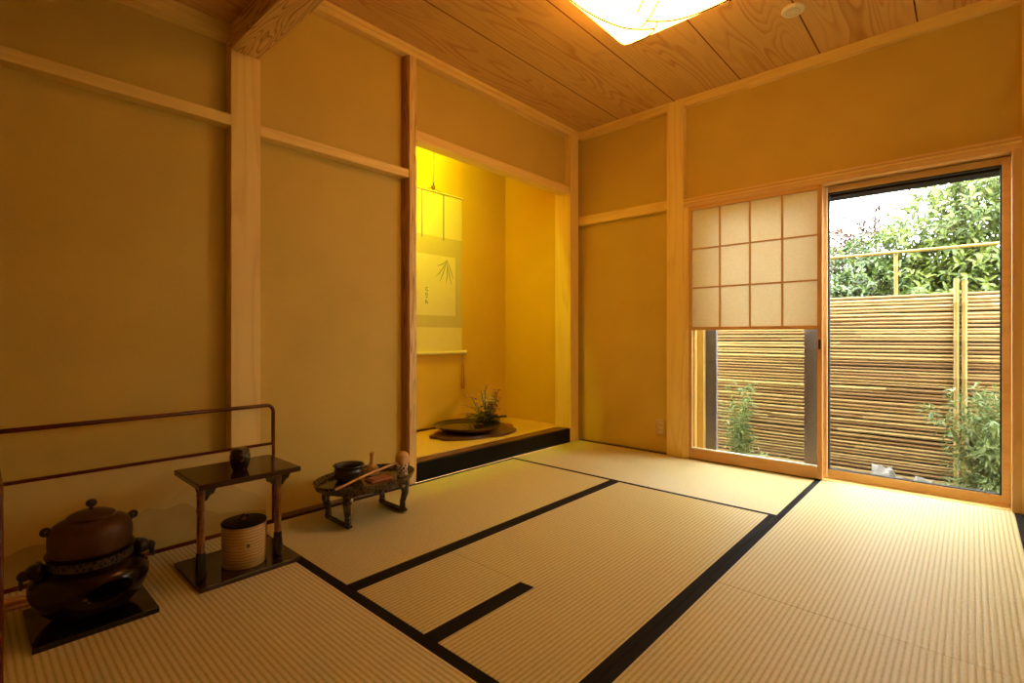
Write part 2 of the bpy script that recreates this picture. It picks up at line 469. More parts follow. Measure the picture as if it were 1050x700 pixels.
struct('trim_3', bm, ['hewn_z', 'side_red'], label='rough hewn alcove post with strong grain')
post(4, -.16, .002, -.115, -.0, 0, 2.546, label='slim corner post at the right of the alcove')
post(5, .794, .921, -.008, .10, 0, CZ, label='pale square post left of the paper screen')
post(6, 2.649, 2.76, -.0, .18, 0, CZ, label='post at the right end of the window')
# beam between main and lowered bay
struct('trim_7', boxes((-.10, XR, -2.712, -2.588, 2.171, 2.31)), 'beam_x', .004, label='deep pine beam crossing above the near post')
# rails at 1.85 m
struct('trim_8', boxes((-W - .01, 0, YF, -2.712, 1.828, 1.876)), 'hinoki_y', .002, label='rail on the left wall, near panel')
struct('trim_9', boxes((-W - .01, 0, -2.585, -1.742, 1.818, 1.866)), 'hinoki_y', .002, label='rail on the left wall, between the posts')
struct('trim_10', boxes((0, .794, 0, .06, 1.815, 1.885)), 'hinoki_x', .002, label='rail on the far wall beside the window')
# lintel over the alcove
struct('trim_11', boxes((-.10, -.012, -1.68, -.115, 2.062, 2.122)), 'hinoki_y', .002, label='lintel over the alcove opening')
# cornices
struct('trim_12', boxes((-W - .01, .0, -2.588, .0, 2.546, CZ), (-W - .01, .012, -2.588, 0, 2.575, CZ)), 'hinoki_y', .001, label='cornice along the left wall')
struct('trim_13', boxes((0, XR, -.0, W, 2.543, CZ), (0, XR, -.005, W, 2.575, CZ)), 'hinoki_x', .001, label='cornice along the far wall')
struct('trim_14', boxes((-W - .01, 0, YF, -2.712, 2.215, LZ)), 'hinoki_y', .001, label='cornice under the lowered ceiling')
# floor strips between mats and plaster
struct('trim_15', boxes((-W - .01, -.001, YF, -1.755, -.05, .004)), 'kamachi_top', label='dark strip along the foot of the left wall')
struct('trim_16', boxes((0, .794, .02, .05, -.05, .006)), 'kamachi_top', label='dark strip along the foot of the far wall')
# alcove front sill
struct('trim_17', boxes((-.11, -.002, -1.68, -.05, .0, .113)), 'lacquer_kamachi', .003, label='black lacquered sill in front of the alcove')
struct('trim_18', boxes((-.112, -.02, -1.68, -.115, .1135, .116)), 'kamachi_top', label='reddish top face of the alcove sill')
# window head and sill
struct('trim_19', boxes((.921, 2.649, -.004, .05, 1.806, 1.872), (.921, 2.649, .07, .16, 1.806, 1.872), (.921, 2.649, .045, .075, 1.822, 1.86)), 'sash_x', .0015, label='window head with two grooves')
struct('trim_20', boxes((.921, 2.649, -.012, -.002, 1.838, 1.846), (.921, 2.649, -.012, -.002, 1.858, 1.866)), 'hinoki_x', label='pale double line along the window head')
struct('trim_21', boxes((.921, 2.649, .022, .20, -.05, .004)), 'hinoki_x', .0015, label='pale wooden window sill')
struct('trim_22', boxes((.921, .955, .0, .18, 0, 1.81), (.955, .985, .045, .18, 0, 1.81), (.985, 1.03, .09, .18, 0, 1.81)), 'hinoki_z', .0015, label='stepped left window jamb')
struct('trim_23', boxes((2.612, 2.649, .0, .18, 0, 1.81)), 'sash_z', .0015, label='right window jamb')

# outer sashes
w1 = bpy.data.objects.new('window_1', None); COL.objects.link(w1); w1['kind'] = 'structure'; w1['label'] = 'outer sash in grey metal behind the paper screen'
fin(boxes((1.03, 1.105, .13, .165, .02, 1.80), (1.665, 1.745, .13, .165, .02, 1.80), (1.105, 1.665, .13, .165, .02, .055), (1.105, 1.665, .13, .165, 1.74, 1.80)), 'sash_frame', 'alu_grey', w1, bevel=.001)
fin(boxes((1.10, 1.67, .145, .150, .05, 1.745)), 'pane', 'glass', w1)
w2 = bpy.data.objects.new('window_2', None); COL.objects.link(w2); w2['kind'] = 'structure'; w2['label'] = 'large glazed sash on the right with wooden frame'
fin(boxes((1.775, 1.806, .08, .12, .012, 1.80), (2.578, 2.612, .08, .12, .012, 1.80), (1.806, 2.578, .08, .12, .012, .058), (1.806, 2.578, .08, .12, 1.765, 1.80)), 'sash_frame', 'sash_x', w2, bevel=.001)
fin(boxes((1.806, 1.813, .086, .114, .058, 1.765), (2.571, 2.578, .086, .114, .058, 1.765), (1.813, 2.571, .086, .114, .058, .063), (1.813, 2.571, .086, .114, 1.757, 1.765)), 'gasket', 'gasket', w2)
fin(boxes((1.80, 1.805, .072, .08, .012, 1.80)), 'edge_strip', 'strip_pale', w2)  # pale cream strip along the edge of the meeting stile
fin(boxes((1.812, 2.572, .097, .103, .062, 1.758)), 'pane', 'glass', w2)
struct('trim_24', boxes((1.77, 2.64, .122, .25, 1.745, 1.90)), 'box_dark', .002, label='dark bar outside above the glass')  # near-black bar just outside the top of the sash
# paper screen with glass below (sliding)
d1 = bpy.data.objects.new('door_1', None); COL.objects.link(d1); d1['kind'] = 'structure'; d1['label'] = 'sliding paper screen, paper grid above and clear glass below'
x0, x1, ya, yb = .957, 1.790, .002, .032
fin(boxes((x0, x0 + .022, ya, yb, .006, 1.806), (x1 - .026, x1, ya, yb, .006, 1.806)), 'stile', 'shoji_z', d1, bevel=.0015)
fin(boxes((x0 + .022, x1 - .026, ya, yb, 1.780, 1.806), (x0 + .022, x1 - .026, ya, yb, .006, .078), (x0 + .022, x1 - .026, ya, yb, .922, .945)), 'rail', 'shoji_x', d1, bevel=.0015)
lat = []
xa, xb, za, zb = x0 + .022, x1 - .026, .945, 1.780
for i in (1, 2, 3):
    xx = xa + (xb - xa) * i / 4; lat.append((xx - .0052, xx + .0052, .005, .017, za, zb))
for i in (1, 2):
    zz = za + (zb - za) * i / 3; lat.append((xa, xb, .0065, .0165, zz - .0052, zz + .0052))
fin(boxes(*lat), 'lattice', 'shoji_z', d1)
fin(boxes((xa, xb, .018, .0186, za, zb)), 'paper', 'shoji_paper', d1)
fin(boxes((xa, xb, .016, .019, .078, .922)), 'pane', 'glass', d1)
fin(boxes((xa, xb, .003, .031, .078, .084)), 'lit_edge', 'strip_pale', d1)  # pale strip stands in for daylight on the bottom rail's top edge
bm = bmesh.new(); box(bm, 1.770, 1.784, -.004, .004, .80, .86)
h = fin(bm, 'handle', 'hook_dark', d1, bevel=.003, label='small dark recessed pull')
# wall outlet
t = thing('wall_outlet', 'small ochre outlet plate low on the far wall beside the post', 'outlet', (.722, .044, .19))
fin(boxes((-.036, .036, -.008, 0, -.058, .058)), 'plate', 'switch_plate', t, bevel=.003)
fin(boxes((-.017, .017, -.011, -.006, -.040, .040)), 'socket', 'switch_key', t, bevel=.002)
for a, b in ((-.0075, .019), (.0075, .019), (-.0075, -.019), (.0075, -.019)): fin(boxes((a - .0015, a + .0015, -.0115, -.010, b - .007, b + .007)), 'slot', 'hook_dark', t)

# ------------------------------------------------------------------ tatami mats
EB = .0025
def mat_thing(label, polys, axis, edges, holes=None):
    t = thing('tatami_mat', label, 'mat')
    fin(boxes(*[(a, b, c, d, -.05, 0) for a, b, c, d in polys]), 'woven_surface', 'tatami_x' if axis == 'X' else 'tatami_y', t)
    for a, b, c, d in edges:
        fin(boxes((a, b, c, d, -.05, .0003)), 'edge_band', 'tatami_edge', t)
    return t
g = .0009
mat_thing('tatami mat lying along the far wall, brightest from window light', [(g, 1.752 - g, -.826, .004)], 'X', [(g, 1.752 - g, -.853, -.826), (.01, 1.752 - g, .004, .0195)])
mat_thing('tatami mat in front of the alcove, under the dark oval tray table', [(.030, .826, -2.612 + g, -.853 - g)], 'Y', [(.826, .8585 - g, -2.612 + g, -.853 - g), (g, .030, -2.612 + g, -.853 - g)])
mat_thing('L-shaped tatami mat in the middle, cut out around the small hearth mat', [(.8905, 1.722, -2.180, -.853 - g), (1.327, 1.722, -2.612 + g, -2.180), (.8905, 1.2955, -2.180, -2.1795)], 'Y',
          [(.8585, .8905, -2.180, -.853 - g), (1.722, 1.752 - g, -2.612 + g, -.853 - g), (1.2958, 1.327, -2.612 + g, -2.180)])
mat_thing('small square tatami mat covering the hearth, with one wide black border', [(.8905, 1.265, -2.612 + g, -2.1825)], 'Y',
          [(.8588, .8905, -2.612 + g, -2.1825), (1.265, 1.2955, -2.612 + g, -2.1825)])
mat_thing('tatami mat at the front left, under the kettle and lacquer shelf', [(g, 1.752 - g, -3.47, -2.651)], 'X', [(g, 1.752 - g, -2.651, -2.612 - g), (g, 1.752 - g, -3.502, -3.47)])
mat_thing('tatami mat in front of the large window at right', [(1.785, 2.620, -1.705, .0195)], 'Y', [(1.752 + g, 1.785, -1.705, .0195), (2.620, 2.650, -1.705, .0195)])
mat_thing('tatami mat at the right front, nearest the camera', [(1.785, 2.620, -3.502, -1.708)], 'Y', [(1.752 + g, 1.785, -3.502, -1.708), (2.620, 2.650, -3.502, -1.708)])
mat_thing('tatami mat at the right edge, only its black border in view', [(2.683, 3.58, -1.705, .0195)], 'Y', [(2.651, 2.683, -1.705, .0195), (3.58, 3.61, -1.705, .0195)])
mat_thing('tatami mat right of the one nearest the camera, beyond the frame', [(2.683, 3.58, -3.502, -1.708)], 'Y', [(2.651, 2.683, -3.502, -1.708), (3.58, 3.61, -3.502, -1.708)])

# ------------------------------------------------------------------ ceiling lamp and detector
t = thing('ceiling_lamp', 'square pillow shaped paper ceiling lamp with thin curved wires', 'lamp', (1.345, -1.375, CZ))
hs = .285; zr = 2.462 - CZ; bulge = -.045
def lampz(u, v): return zr + bulge * ((1 - u ** 4) * (1 - v ** 4)) ** .8
bm = bmesh.new(); n = 24
gv = [[None] * (n + 1) for _ in range(n + 1)]
def rc(u, v):
    # round the corner tips slightly
    q = max(0, (abs(u) + abs(v)) - 1.86) * .45
    return (u - math.copysign(q / 2, u)) * hs, (v - math.copysign(q / 2, v)) * hs
for i in range(n + 1):
    for j in range(n + 1):
        u, v = -1 + 2 * i / n, -1 + 2 * j / n
        x, y = rc(u, v); gv[i][j] = bm.verts.new((x, y, lampz(u, v)))
for i in range(n):
    for j in range(n): bm.faces.new((gv[i][j], gv[i][j + 1], gv[i + 1][j + 1], gv[i + 1][j]))
ring = [gv[i][0] for i in range(n)] + [gv[n][j] for j in range(n)] + [gv[i][n] for i in range(n, 0, -1)] + [gv[0][j] for j in range(n, 0, -1)]
up = [bm.verts.new((p.co.x * .80, p.co.y * .80, -.03)) for p in ring]
for k in range(len(ring)): bm.faces.new((ring[k], ring[(k + 1) % len(ring)], up[(k + 1) % len(ring)], up[k]))
bm.faces.new(up)
fin(bm, 'lamp_shade', 'lamp_paper', t, smooth=True, label='glowing white paper shade')
fin(boxes((-.20, .20, -.20, .20, -.035, 0)), 'ceiling_plate', 'lamp_base', t, bevel=.004)
def wire(pts, k=0):
    # pts in world xy; smooth and lay onto the shade
    P = [((x - 1.345) / hs, (y + 1.375) / hs) for x, y in pts]
    out = []
    for i in range(len(P) - 1):
        p0 = P[max(i - 1, 0)]; p1 = P[i]; p2 = P[i + 1]; p3 = P[min(i + 2, len(P) - 1)]
        for s in range(6):
            f = s / 6
            c = [.5 * (2 * p1[a] + (p2[a] - p0[a]) * f + (2 * p0[a] - 5 * p1[a] + 4 * p2[a] - p3[a]) * f * f + (-p0[a] + 3 * p1[a] - 3 * p2[a] + p3[a]) * f ** 3) for a in (0, 1)]
            out.append(c)
    out.append(P[-1])
    cl = [(max(-.995, min(.995, u)), max(-.995, min(.995, v))) for u, v in out]
    bm = bmesh.new(); tube(bm, [(u * hs, v * hs, lampz(u, v) - .0035) for u, v in cl], .0031, 6)
    fin(bm, 'wire', 'lamp_wire', t)
base = [[(1.066, -1.66), (1.09, -1.52), (1.13, -1.40), (1.18, -1.30), (1.235, -1.235), (1.285, -1.19)],
        [(1.245, -1.25), (1.33, -1.31), (1.40, -1.38)],
        [(1.12, -1.10), (1.17, -1.105), (1.23, -1.135), (1.28, -1.18), (1.325, -1.235)],
        [(1.29, -1.28), (1.37, -1.20), (1.45, -1.155), (1.54, -1.13), (1.62, -1.11)]]
for b_ in base:
    wire(b_)
    wire([(2 * 1.345 - x, 2 * -1.375 - y) for x, y in b_])
t = thing('smoke_detector', 'round cream detector disc on the ceiling boards right of the lamp', 'detector', (1.768, -.585, CZ))
bm = bmesh.new(); lathe(bm, [(0, 0), (.052, 0), (.055, -.010), (.050, -.018), (0, -.018)], n=40)
fin(bm, 'housing', 'detector', t, smooth=True)
bm = bmesh.new(); torus(bm, (0, 0, -.0175), .032, .0015, 'Z', 30, 6); torus(bm, (0, 0, -.0175), .018, .0012, 'Z', 30, 6)
fin(bm, 'grille', 'detector_hole', t)

# alcove light behind the lintel
t = thing('alcove_lamp', 'slim yellow tube lamp hidden behind the alcove lintel', 'lamp', (-.22, -1.36, 2.43))
bm = bmesh.new(); prism(bm, [(-.03, .02), (.028, .02), (.028, -.075), (.034, -.075), (.034, .07), (-.03, .07)], 'Y', -.28, .28); box(bm, -.07, .05, .28, .286, -.12, .07); fin(bm, 'housing', 'detector', t, bevel=.003)  # room-side shield and end plate added to cut the tube's stray light
bm = bmesh.new(); tube(bm, [(0, -.26, 0), (0, .26, 0)], .014, 12); fin(bm, 'tube', 'tube_light', t, smooth=True)

# ------------------------------------------------------------------ hanging scroll
t = thing('hanging_scroll', 'cream hanging scroll with faint orchid painting in the alcove', 'scroll', (-.795, -.925, 0))
HW = .320
def rect(y0, y1, z0, z1, x0=0, x1=.002): return boxes((x0, x1, y0, y1, z0, z1))
fin(rect(-HW, HW, 1.70, 2.06), 'upper_field', 'scroll_cream', t)
fin(rect(-HW, HW, .952, 1.70), 'brocade', 'scroll_gold', t)
fin(rect(-.242, .242, 1.05, 1.545, .002, .0035), 'painting', 'scroll_art', t)
fin(rect(-HW, HW, .742, .952), 'lower_field', 'scroll_cream', t)
bm = bmesh.new(); tube(bm, [(.008, -HW - .002, 2.062), (.008, HW + .002, 2.062)], .007, 10); fin(bm, 'top_rod', 'scroll_cream', t, smooth=True)
bm = bmesh.new(); tube(bm, [(.012, -HW - .004, .742), (.012, HW + .004, .742)], .013, 14); fin(bm, 'roller', 'scroll_cream', t, smooth=True)
for s in (-1, 1):
    bm = bmesh.new(); tube(bm, [(.012, s * (HW + .004), .742), (.012, s * (HW + .012), .742), (.012, s * (HW + .020), .742), (.012, s * (HW + .036), .742)], [.012, .012, .017, .017], 14)
    fin(bm, 'roller_knob', 'knob_ivory', t, smooth=True)
    bm = bmesh.new(); box(bm, .004, .006, s * .112 - .006 , s * .112 + .006, 1.675, 2.058)
    fin(bm, 'ribbon', 'ribbon', t)
bm = bmesh.new(); tube(bm, [(.01, -.09, 2.066), (.012, 0, 2.088), (.01, .09, 2.066)], .0022, 6); fin(bm, 'cord', 'hook_dark', t)
# painted strokes
bm = bmesh.new()
def stroke(bm, pts, w0=.004, x=.0036, d=.0006):
    P = [Vector((0, a, b)) for a, b in pts]
    L, Rr = [], []
    for i, p in enumerate(P):
        q = (P[min(i + 1, len(P) - 1)] - P[max(i - 1, 0)]).normalized(); nn = Vector((0, -q.z, q.y))
        w = w0 * math.sin(PI * (i + .35) / (len(P) + .0)) if len(P) > 2 else w0
        L.append(p + nn * w); Rr.append(p - nn * w)
    lo = [bm.verts.new((x, v.y, v.z)) for v in L]; ro = [bm.verts.new((x, v.y, v.z)) for v in Rr]
    lh = [bm.verts.new((x + d, v.y, v.z)) for v in L]; rh = [bm.verts.new((x + d, v.y, v.z)) for v in Rr]
    for i in range(len(P) - 1):
        bm.faces.new((lh[i], lh[i + 1], rh[i + 1], rh[i])); bm.faces.new((lo[i], lo[i + 1], lh[i + 1], lh[i])); bm.faces.new((rh[i], rh[i + 1], ro[i + 1], ro[i]))
for a, b, c, d, e, f in ((.15, 1.52, .10, 1.42, .03, 1.37), (.15, 1.52, .12, 1.42, .07, 1.33), (.15, 1.52, .16, 1.42, .14, 1.32), (.15, 1.52, .19, 1.44, .22, 1.36), (.15, 1.52, .11, 1.47, .04, 1.46), (.15, 1.50, .17, 1.40, .20, 1.31)):
    pts = []
    for i in range(9):
        s = i / 8; pts.append(((1 - s) ** 2 * a + 2 * s * (1 - s) * c + s * s * e, (1 - s) ** 2 * b + 2 * s * (1 - s) * d + s * s * f))
    stroke(bm, pts, .0055)
for q in range(5):
    a = q * 1.3; stroke(bm, [(-.19 + .03 * math.cos(a) * k / 4, 1.10 + .035 * math.sin(a) * k / 4 + .01 * q * .3) for k in range(5)], .003)
fin(bm, 'orchid_leaves', 'ink_pale', t)
bm = bmesh.new()
for k, (dy, dz, ly, lz) in enumerate(((0, 1.272, .022, 0), (-.006, 1.258, .0, .022), (.006, 1.248, .018, -.006), (-.002, 1.228, .020, .004), (-.008, 1.214, .0, .018), (.008, 1.214, 0, .02), (0, 1.195, .022, 0), (-.006, 1.172, .012, .01), (.0, 1.160, .020, -.004), (-.008, 1.150, 0, .02), (.009, 1.15, 0, .02))):
    y0 = -.065 + dy
    stroke(bm, [(y0 - ly / 2, dz - lz / 2), (y0, dz + .001), (y0 + ly / 2, dz + lz / 2)], .003)
fin(bm, 'calligraphy', 'ink', t)
# tassel weight hanging from right roller end
t = thing('scroll_weight', 'reddish tassel weight hanging from the right scroll roller end', 'tassel', (-.783, -.608, 0))
bm = bmesh.new(); tube(bm, [(0, 0, .742), (.004, 0, .70), (.004, 0, .645)], .0018, 6); fin(bm, 'cord', 'ribbon', t)
bm = bmesh.new(); tube(bm, [(.004, 0, .65), (.004, 0, .62), (.004, 0, .52), (.004, 0, .44), (.004, 0, .425)], [.006, .014, .014, .016, .008], 10); fin(bm, 'tassel', 'tassel_red', t, smooth=True)
# hanger hook
t = thing('scroll_hanger', 'dark vertical bamboo hanger with hook above the scroll', 'hook', (-.783, -.925, 0))
bm = bmesh.new(); tube(bm, [(0, 0, 2.13), (0, 0, 2.50)], .0075, 10)
fin(bm, 'hanger_rod', 'ribbon', t, smooth=True)
bm = bmesh.new(); tube(bm, [(0, 0, 2.15), (0, 0, 2.115), (0, .011, 2.092), (0, .0, 2.078), (0, -.014, 2.086), (0, -.016, 2.104)], .006, 8)
fin(bm, 'hook', 'hook_dark', t, smooth=True)

# ------------------------------------------------------------------ alcove flowers
t = thing('wooden_slab', 'dark red burl slab with wavy outline under the flower basin', 'slab', (-.415, -.785, .12))
bm = bmesh.new(); pts = []
for i in range(72):
    a = 2 * PI * i / 72
    r = 1 + .07 * math.sin(3 * a + .6) + .05 * math.sin(5 * a) + .03 * math.sin(9 * a + 1)
    pts.append((.225 * r * math.cos(a), .39 * r * math.sin(a)))
prism(bm, pts, 'Z', 0, .022)
fin(bm, 'slab_top', 'slab_wood', t, bevel=.005)
t2 = thing('flower_basin', 'wide shallow dark brown basin on the burl slab', 'basin', (-.46, -.845, .142))
bm = bmesh.new(); lathe(bm, [(0, 0), (.13, 0), (.14, .006), (.225, .020), (.262, .043), (.266, .050), (.259, .052), (.248, .044), (.21, .028), (0, .022)], n=64)
fin(bm, 'dish', 'basin_brown', t2, smooth=True)
bm = bmesh.new(); lathe(bm, [(0, .030), (.213, .030), (.213, .032), (0, .032)], n=48)
fin(bm, 'water', 'water', t2)
t3 = thing('flower_arrangement', 'loose arrangement of violet and rust flowers with arching grass in basin', 'flowers', (-.44, -.665, .176))
RF = random.Random(3)
def arc(p0, d, L, droop, n=8):
    pts = []; p = Vector(p0); d = Vector(d).normalized()
    for i in range(n + 1):
        pts.append(p.copy()); p = p + d * (L / n); d = (d + Vector((0, 0, -droop / n))).normalized()
    return pts
bmG, bmL = bmesh.new(), bmesh.new()
def blob(bm, c, r):
    for k in range(5):
        a = 2 * PI * k / 5 + RF.random(); e = Vector((math.cos(a) * r, math.sin(a) * r, RF.uniform(-.3, .7) * r))
        s = Vector((-math.sin(a), math.cos(a), 0)) * r * .45
        v = [bm.verts.new(c), bm.verts.new(c + e * .6 + s), bm.verts.new(c + e * 1.15), bm.verts.new(c + e * .6 - s)]
        bm.faces.new(v)
for i in range(34):
    a = RF.uniform(0, 2 * PI); tilt = RF.uniform(.2, 1.1)
    pts = arc((RF.uniform(-.02, .02), RF.uniform(-.04, .04), 0), (math.cos(a) * tilt, math.sin(a) * tilt - .25, 1), RF.uniform(.16, .34), RF.uniform(.9, 2.2))
    tube(bmG, pts, [.0016] * 6 + [.0012, .0008, .0004], 4, False)
for i in range(20):
    a = RF.uniform(0, 2 * PI); tilt = RF.uniform(.05, .55)
    L = RF.uniform(.15, .30)
    pts = arc((RF.uniform(-.03, .03), RF.uniform(-.03, .05), 0), (math.cos(a) * tilt, math.sin(a) * tilt + .12, 1), L, .3)
    bmS = bmesh.new(); tube(bmS, pts, .0022, 5, False); st_ = fin(bmS, 'flower_stem', 'stem_green', t3)
    bb = bmesh.new()
    for k in range(RF.randint(7, 12)):
        c = pts[RF.randint(4, 8)] + Vector((RF.gauss(0, .016), RF.gauss(0, .014), RF.gauss(0, .012)))
        blob(bb, c, RF.uniform(.011, .021))
    bo = fin(bb, 'blossoms', RF.choice(('petal_violet', 'petal_violet', 'petal_rust', 'petal_white')), st_); bo['kind'] = 'stuff'
for i in range(230):
    c = Vector((RF.gauss(0, .045), RF.gauss(.0, .065), .006 + abs(RF.gauss(.03, .035))))
    blob(bmL, c, RF.uniform(.012, .026))
gb = fin(bmG, 'grass_blades', 'stem_red', t3); gb['kind'] = 'stuff'; fo = fin(bmL, 'foliage', 'leaf_dark', t3); fo['kind'] = 'stuff'

# ------------------------------------------------------------------ folding screen
t = thing('folding_screen', 'low folding screen with red lacquered frame and ink mountains on paper', 'screen', (.015, -3.466, 0))
def leaf(parent, L, ang, mirror):
    h = bpy.data.objects.new('screen_leaf', None); COL.objects.link(h); h.parent = parent; h.rotation_euler = (0, 0, ang)
    th = .008
    bm = bmesh.new()
    zt, zm = .555, .374
    r = .0085
    # outer loop as one bent rod with rounded top corners (local Y is the leaf's length)
    pts = [(0, 0, r), (0, 0, zt - .03)] + [(0, .03 - .03 * math.cos(a), zt - .03 + .03 * math.sin(a)) for a in (.4, .8, 1.2)] + [(0, .03, zt), (0, L - .03, zt)] \
        + [(0, L - .03 + .03 * math.sin(a), zt - .03 + .03 * math.cos(a)) for a in (.4, .8, 1.2)] + [(0, L, zt - .03), (0, L, r)]
    tube(bm, pts, r, 10)
    fin(bm, 'frame', 'lacquer_red', h, smooth=True)
    bm = bmesh.new(); box(bm, -.007, .007, .006, L - .006, zm - .006, zm + .006); fin(bm, 'middle_rail', 'lacquer_red', h, bevel=.002)
    bm = bmesh.new(); box(bm, -.008, .008, 0, L, 0, .016); fin(bm, 'bottom_rail', 'lacquer_red', h, bevel=.002)
    fin(boxes((-.003, .003, .006, L - .006, .014, zm - .005)), 'paper_panel', 'screen_paper', h)
    return h
l1 = leaf(t, .933, 0, False)
# mountains on leaf 1 (thin painted silhouettes on the paper)
def ridge(parent, pts, mat, x=.0032, base=.014):
    bm = bmesh.new()
    P = []
    for (a, za), (b, zb_) in zip(pts, pts[1:]):
        for k in range(6):
            s = k / 6; s2 = s * s * (3 - 2 * s)
            P.append((a + (b - a) * s, za + (zb_ - za) * s2 + .0015 * mnoise.noise(Vector((a * 9 + s * 3, 0, 0)))))
    P.append(pts[-1])
    lo = [bm.verts.new((x + .0003, y, base)) for y, z in P]; hi = [bm.verts.new((x + .0003, y, z)) for y, z in P]
    for i in range(len(P) - 1): bm.faces.new((lo[i], lo[i + 1], hi[i + 1], hi[i]))
    fin(bm, 'painted_mountain', mat, parent)
ridge(l1, [(.33, .10), (.42, .16), (.50, .20), (.58, .25), (.66, .20), (.74, .22), (.82, .17), (.90, .12)], 'ink_wash_faint', .0032)
ridge(l1, [(.01, .12), (.10, .145), (.16, .135), (.25, .09), (.34, .12), (.44, .19), (.50, .172), (.56, .182), (.64, .13), (.72, .10), (.80, .085), (.90, .07)], 'ink_wash', .0036)
l2 = leaf(t, .912, -PI / 2 - math.atan2(.0150, .912), True)

# ------------------------------------------------------------------ brazier and kettle
KX, KY = .405, -3.255
t = thing('lacquer_board', 'square glossy black board under the brazier', 'board', (.398, -3.2535, 0))
fin(boxes((-.148, .148, -.148, .148, 0, .018)), 'board', 'lacquer_black', t, bevel=.002)
t = thing('brazier', 'round dark bronze brazier with lion-head lugs standing on black board', 'brazier', (KX, KY, .018))
bm = bmesh.new()
prof0 = [(.07, .012), (.105, .022), (.128, .046), (.143, .075), (.149, .100), (.146, .122), (.134, .140), (.118, .150), (.108, .154), (.104, .158), (.104, .186), (.110, .190), (.112, .196), (.104, .198), (.100, .19), (.10, .16)]
# smooth the profile
def smooth_prof(p, sub=5):
    out = []
    for i in range(len(p) - 1):
        p0 = p[max(i - 1, 0)]; p1 = p[i]; p2 = p[i + 1]; p3 = p[min(i + 2, len(p) - 1)]
        for s in range(sub):
            f = s / sub
            out.append(tuple(.5 * (2 * p1[a] + (p2[a] - p0[a]) * f + (2 * p0[a] - 5 * p1[a] + 4 * p2[a] - p3[a]) * f * f + (-p0[a] + 3 * p1[a] - 3 * p2[a] + p3[a]) * f ** 3) for a in (0, 1)))
    out.append(p[-1]); return out
prof = smooth_prof(prof0[:9], 6) + prof0[9:]
lathe(bm, prof, n=96, cap=False)
# push in the fire opening, facing the room
for v in bm.verts:
    a = math.atan2(v.co.y, v.co.x) - .18
    e = (a / .40) ** 2 + ((v.co.z - .098) / .026) ** 2
    if e < 1 and v.co.x > 0:
        k = 1 - .28 * min(1, (1 - e) * 3)
        v.co.x *= k; v.co.y *= k
bm.faces.ensure_lookup_table()
for f in bm.faces:
    c = f.calc_center_median(); a = math.atan2(c.y, c.x) - .18
    if (a / .38) ** 2 + ((c.z - .098) / .0245) ** 2 < 1 and c.x > 0: f.material_index = 1  # faces of the pushed-in opening get the near-black material
bm.faces.new([v for v in bm.verts if abs(v.co.z - .012) < 1e-5])
fin(bm, 'bowl', ['bronze_black', 'opening_black'], t, smooth=True)
bm = bmesh.new(); lathe(bm, [(.1045, .159), (.1065, .161), (.1065, .183), (.1045, .185)], n=96, cap=False)
fin(bm, 'neck_band', 'bronze_band', t, smooth=True, label='neck band with cast pattern')
for k in range(3):
    a = PI / 3 + k * 2 * PI / 3
    bm = bmesh.new(); tube(bm, [(.075 * math.cos(a), .075 * math.sin(a), 0), (.082 * math.cos(a), .082 * math.sin(a), .012), (.092 * math.cos(a), .092 * math.sin(a), .028)], [.010, .012, .017], 12)
    fin(bm, 'foot', 'bronze_black', t, smooth=True)
for s in (-1, 1):
    bm = bmesh.new()
    # lion-like head: skull, muzzle, brows, ears, curls
    ellipsoid(bm, (0, s * .128, .163), (.029, .025, .024)); ellipsoid(bm, (.0, s * .153, .158), (.019, .017, .015))
    for q in (-1, 1):
        ellipsoid(bm, (q * .012, s * .143, .170), (.007, .008, .005)); ellipsoid(bm, (q * .024, s * .124, .172), (.007, .006, .010))
        for z in (.146, .157, .168): ellipsoid(bm, (q * .027, s * .122, z), (.008, .008, .006))
    for q in (-.014, 0, .014): ellipsoid(bm, (q, s * .122, .181), (.008, .009, .006))
    ellipsoid(bm, (0, s * .164, .158), (.007, .004, .004))
    h = fin(bm, 'lug', 'bronze_ornament', t, smooth=True, label='cast lion-head lug')
    bm = bmesh.new(); torus(bm, (0, s * .160, .138), .016, .0042, 'Y', 24, 8)
    fin(bm, 'ring', 'bronze_ornament', h, smooth=True)
t = thing('tea_kettle', 'brown cast iron tea kettle with lid sitting in the brazier', 'kettle', (KX, KY, .205))
bm = bmesh.new()
kp = [(.06, -.05), (.095, -.02), (.1005, .0), (.1025, .012), (.1045, .03), (.1055, .05), (.103, .072), (.096, .087), (.084, .097), (.07, .103), (.062, .106), (.060, .110), (.057, .110)]
lathe(bm, smooth_prof(kp, 4), n=72)
fin(bm, 'body', 'iron_kettle', t, smooth=True)
bm = bmesh.new(); lathe(bm, smooth_prof([(.061, .108), (.062, .112), (.056, .117), (.04, .124), (.02, .128), (0, .129)], 3), n=60)
ld = fin(bm, 'lid', 'iron_kettle', t, smooth=True)
bm = bmesh.new(); lathe(bm, smooth_prof([(.006, .127), (.0055, .133), (.0055, .137), (.012, .142), (.0145, .149), (.012, .156), (.006, .160), (0, .161)], 3), n=24)
fin(bm, 'knob', 'bronze_ornament', ld, smooth=True)
for s in (-1, 1):
    bm = bmesh.new(); torus(bm, (0, s * .107, .086), .0085, .0058, 'X', 20, 10); ellipsoid(bm, (0, s * .100, .080), (.012, .009, .012)); ellipsoid(bm, (.008, s * .104, .082), (.006, .006, .007))
    fin(bm, 'lug', 'bronze_ornament', t, smooth=True)

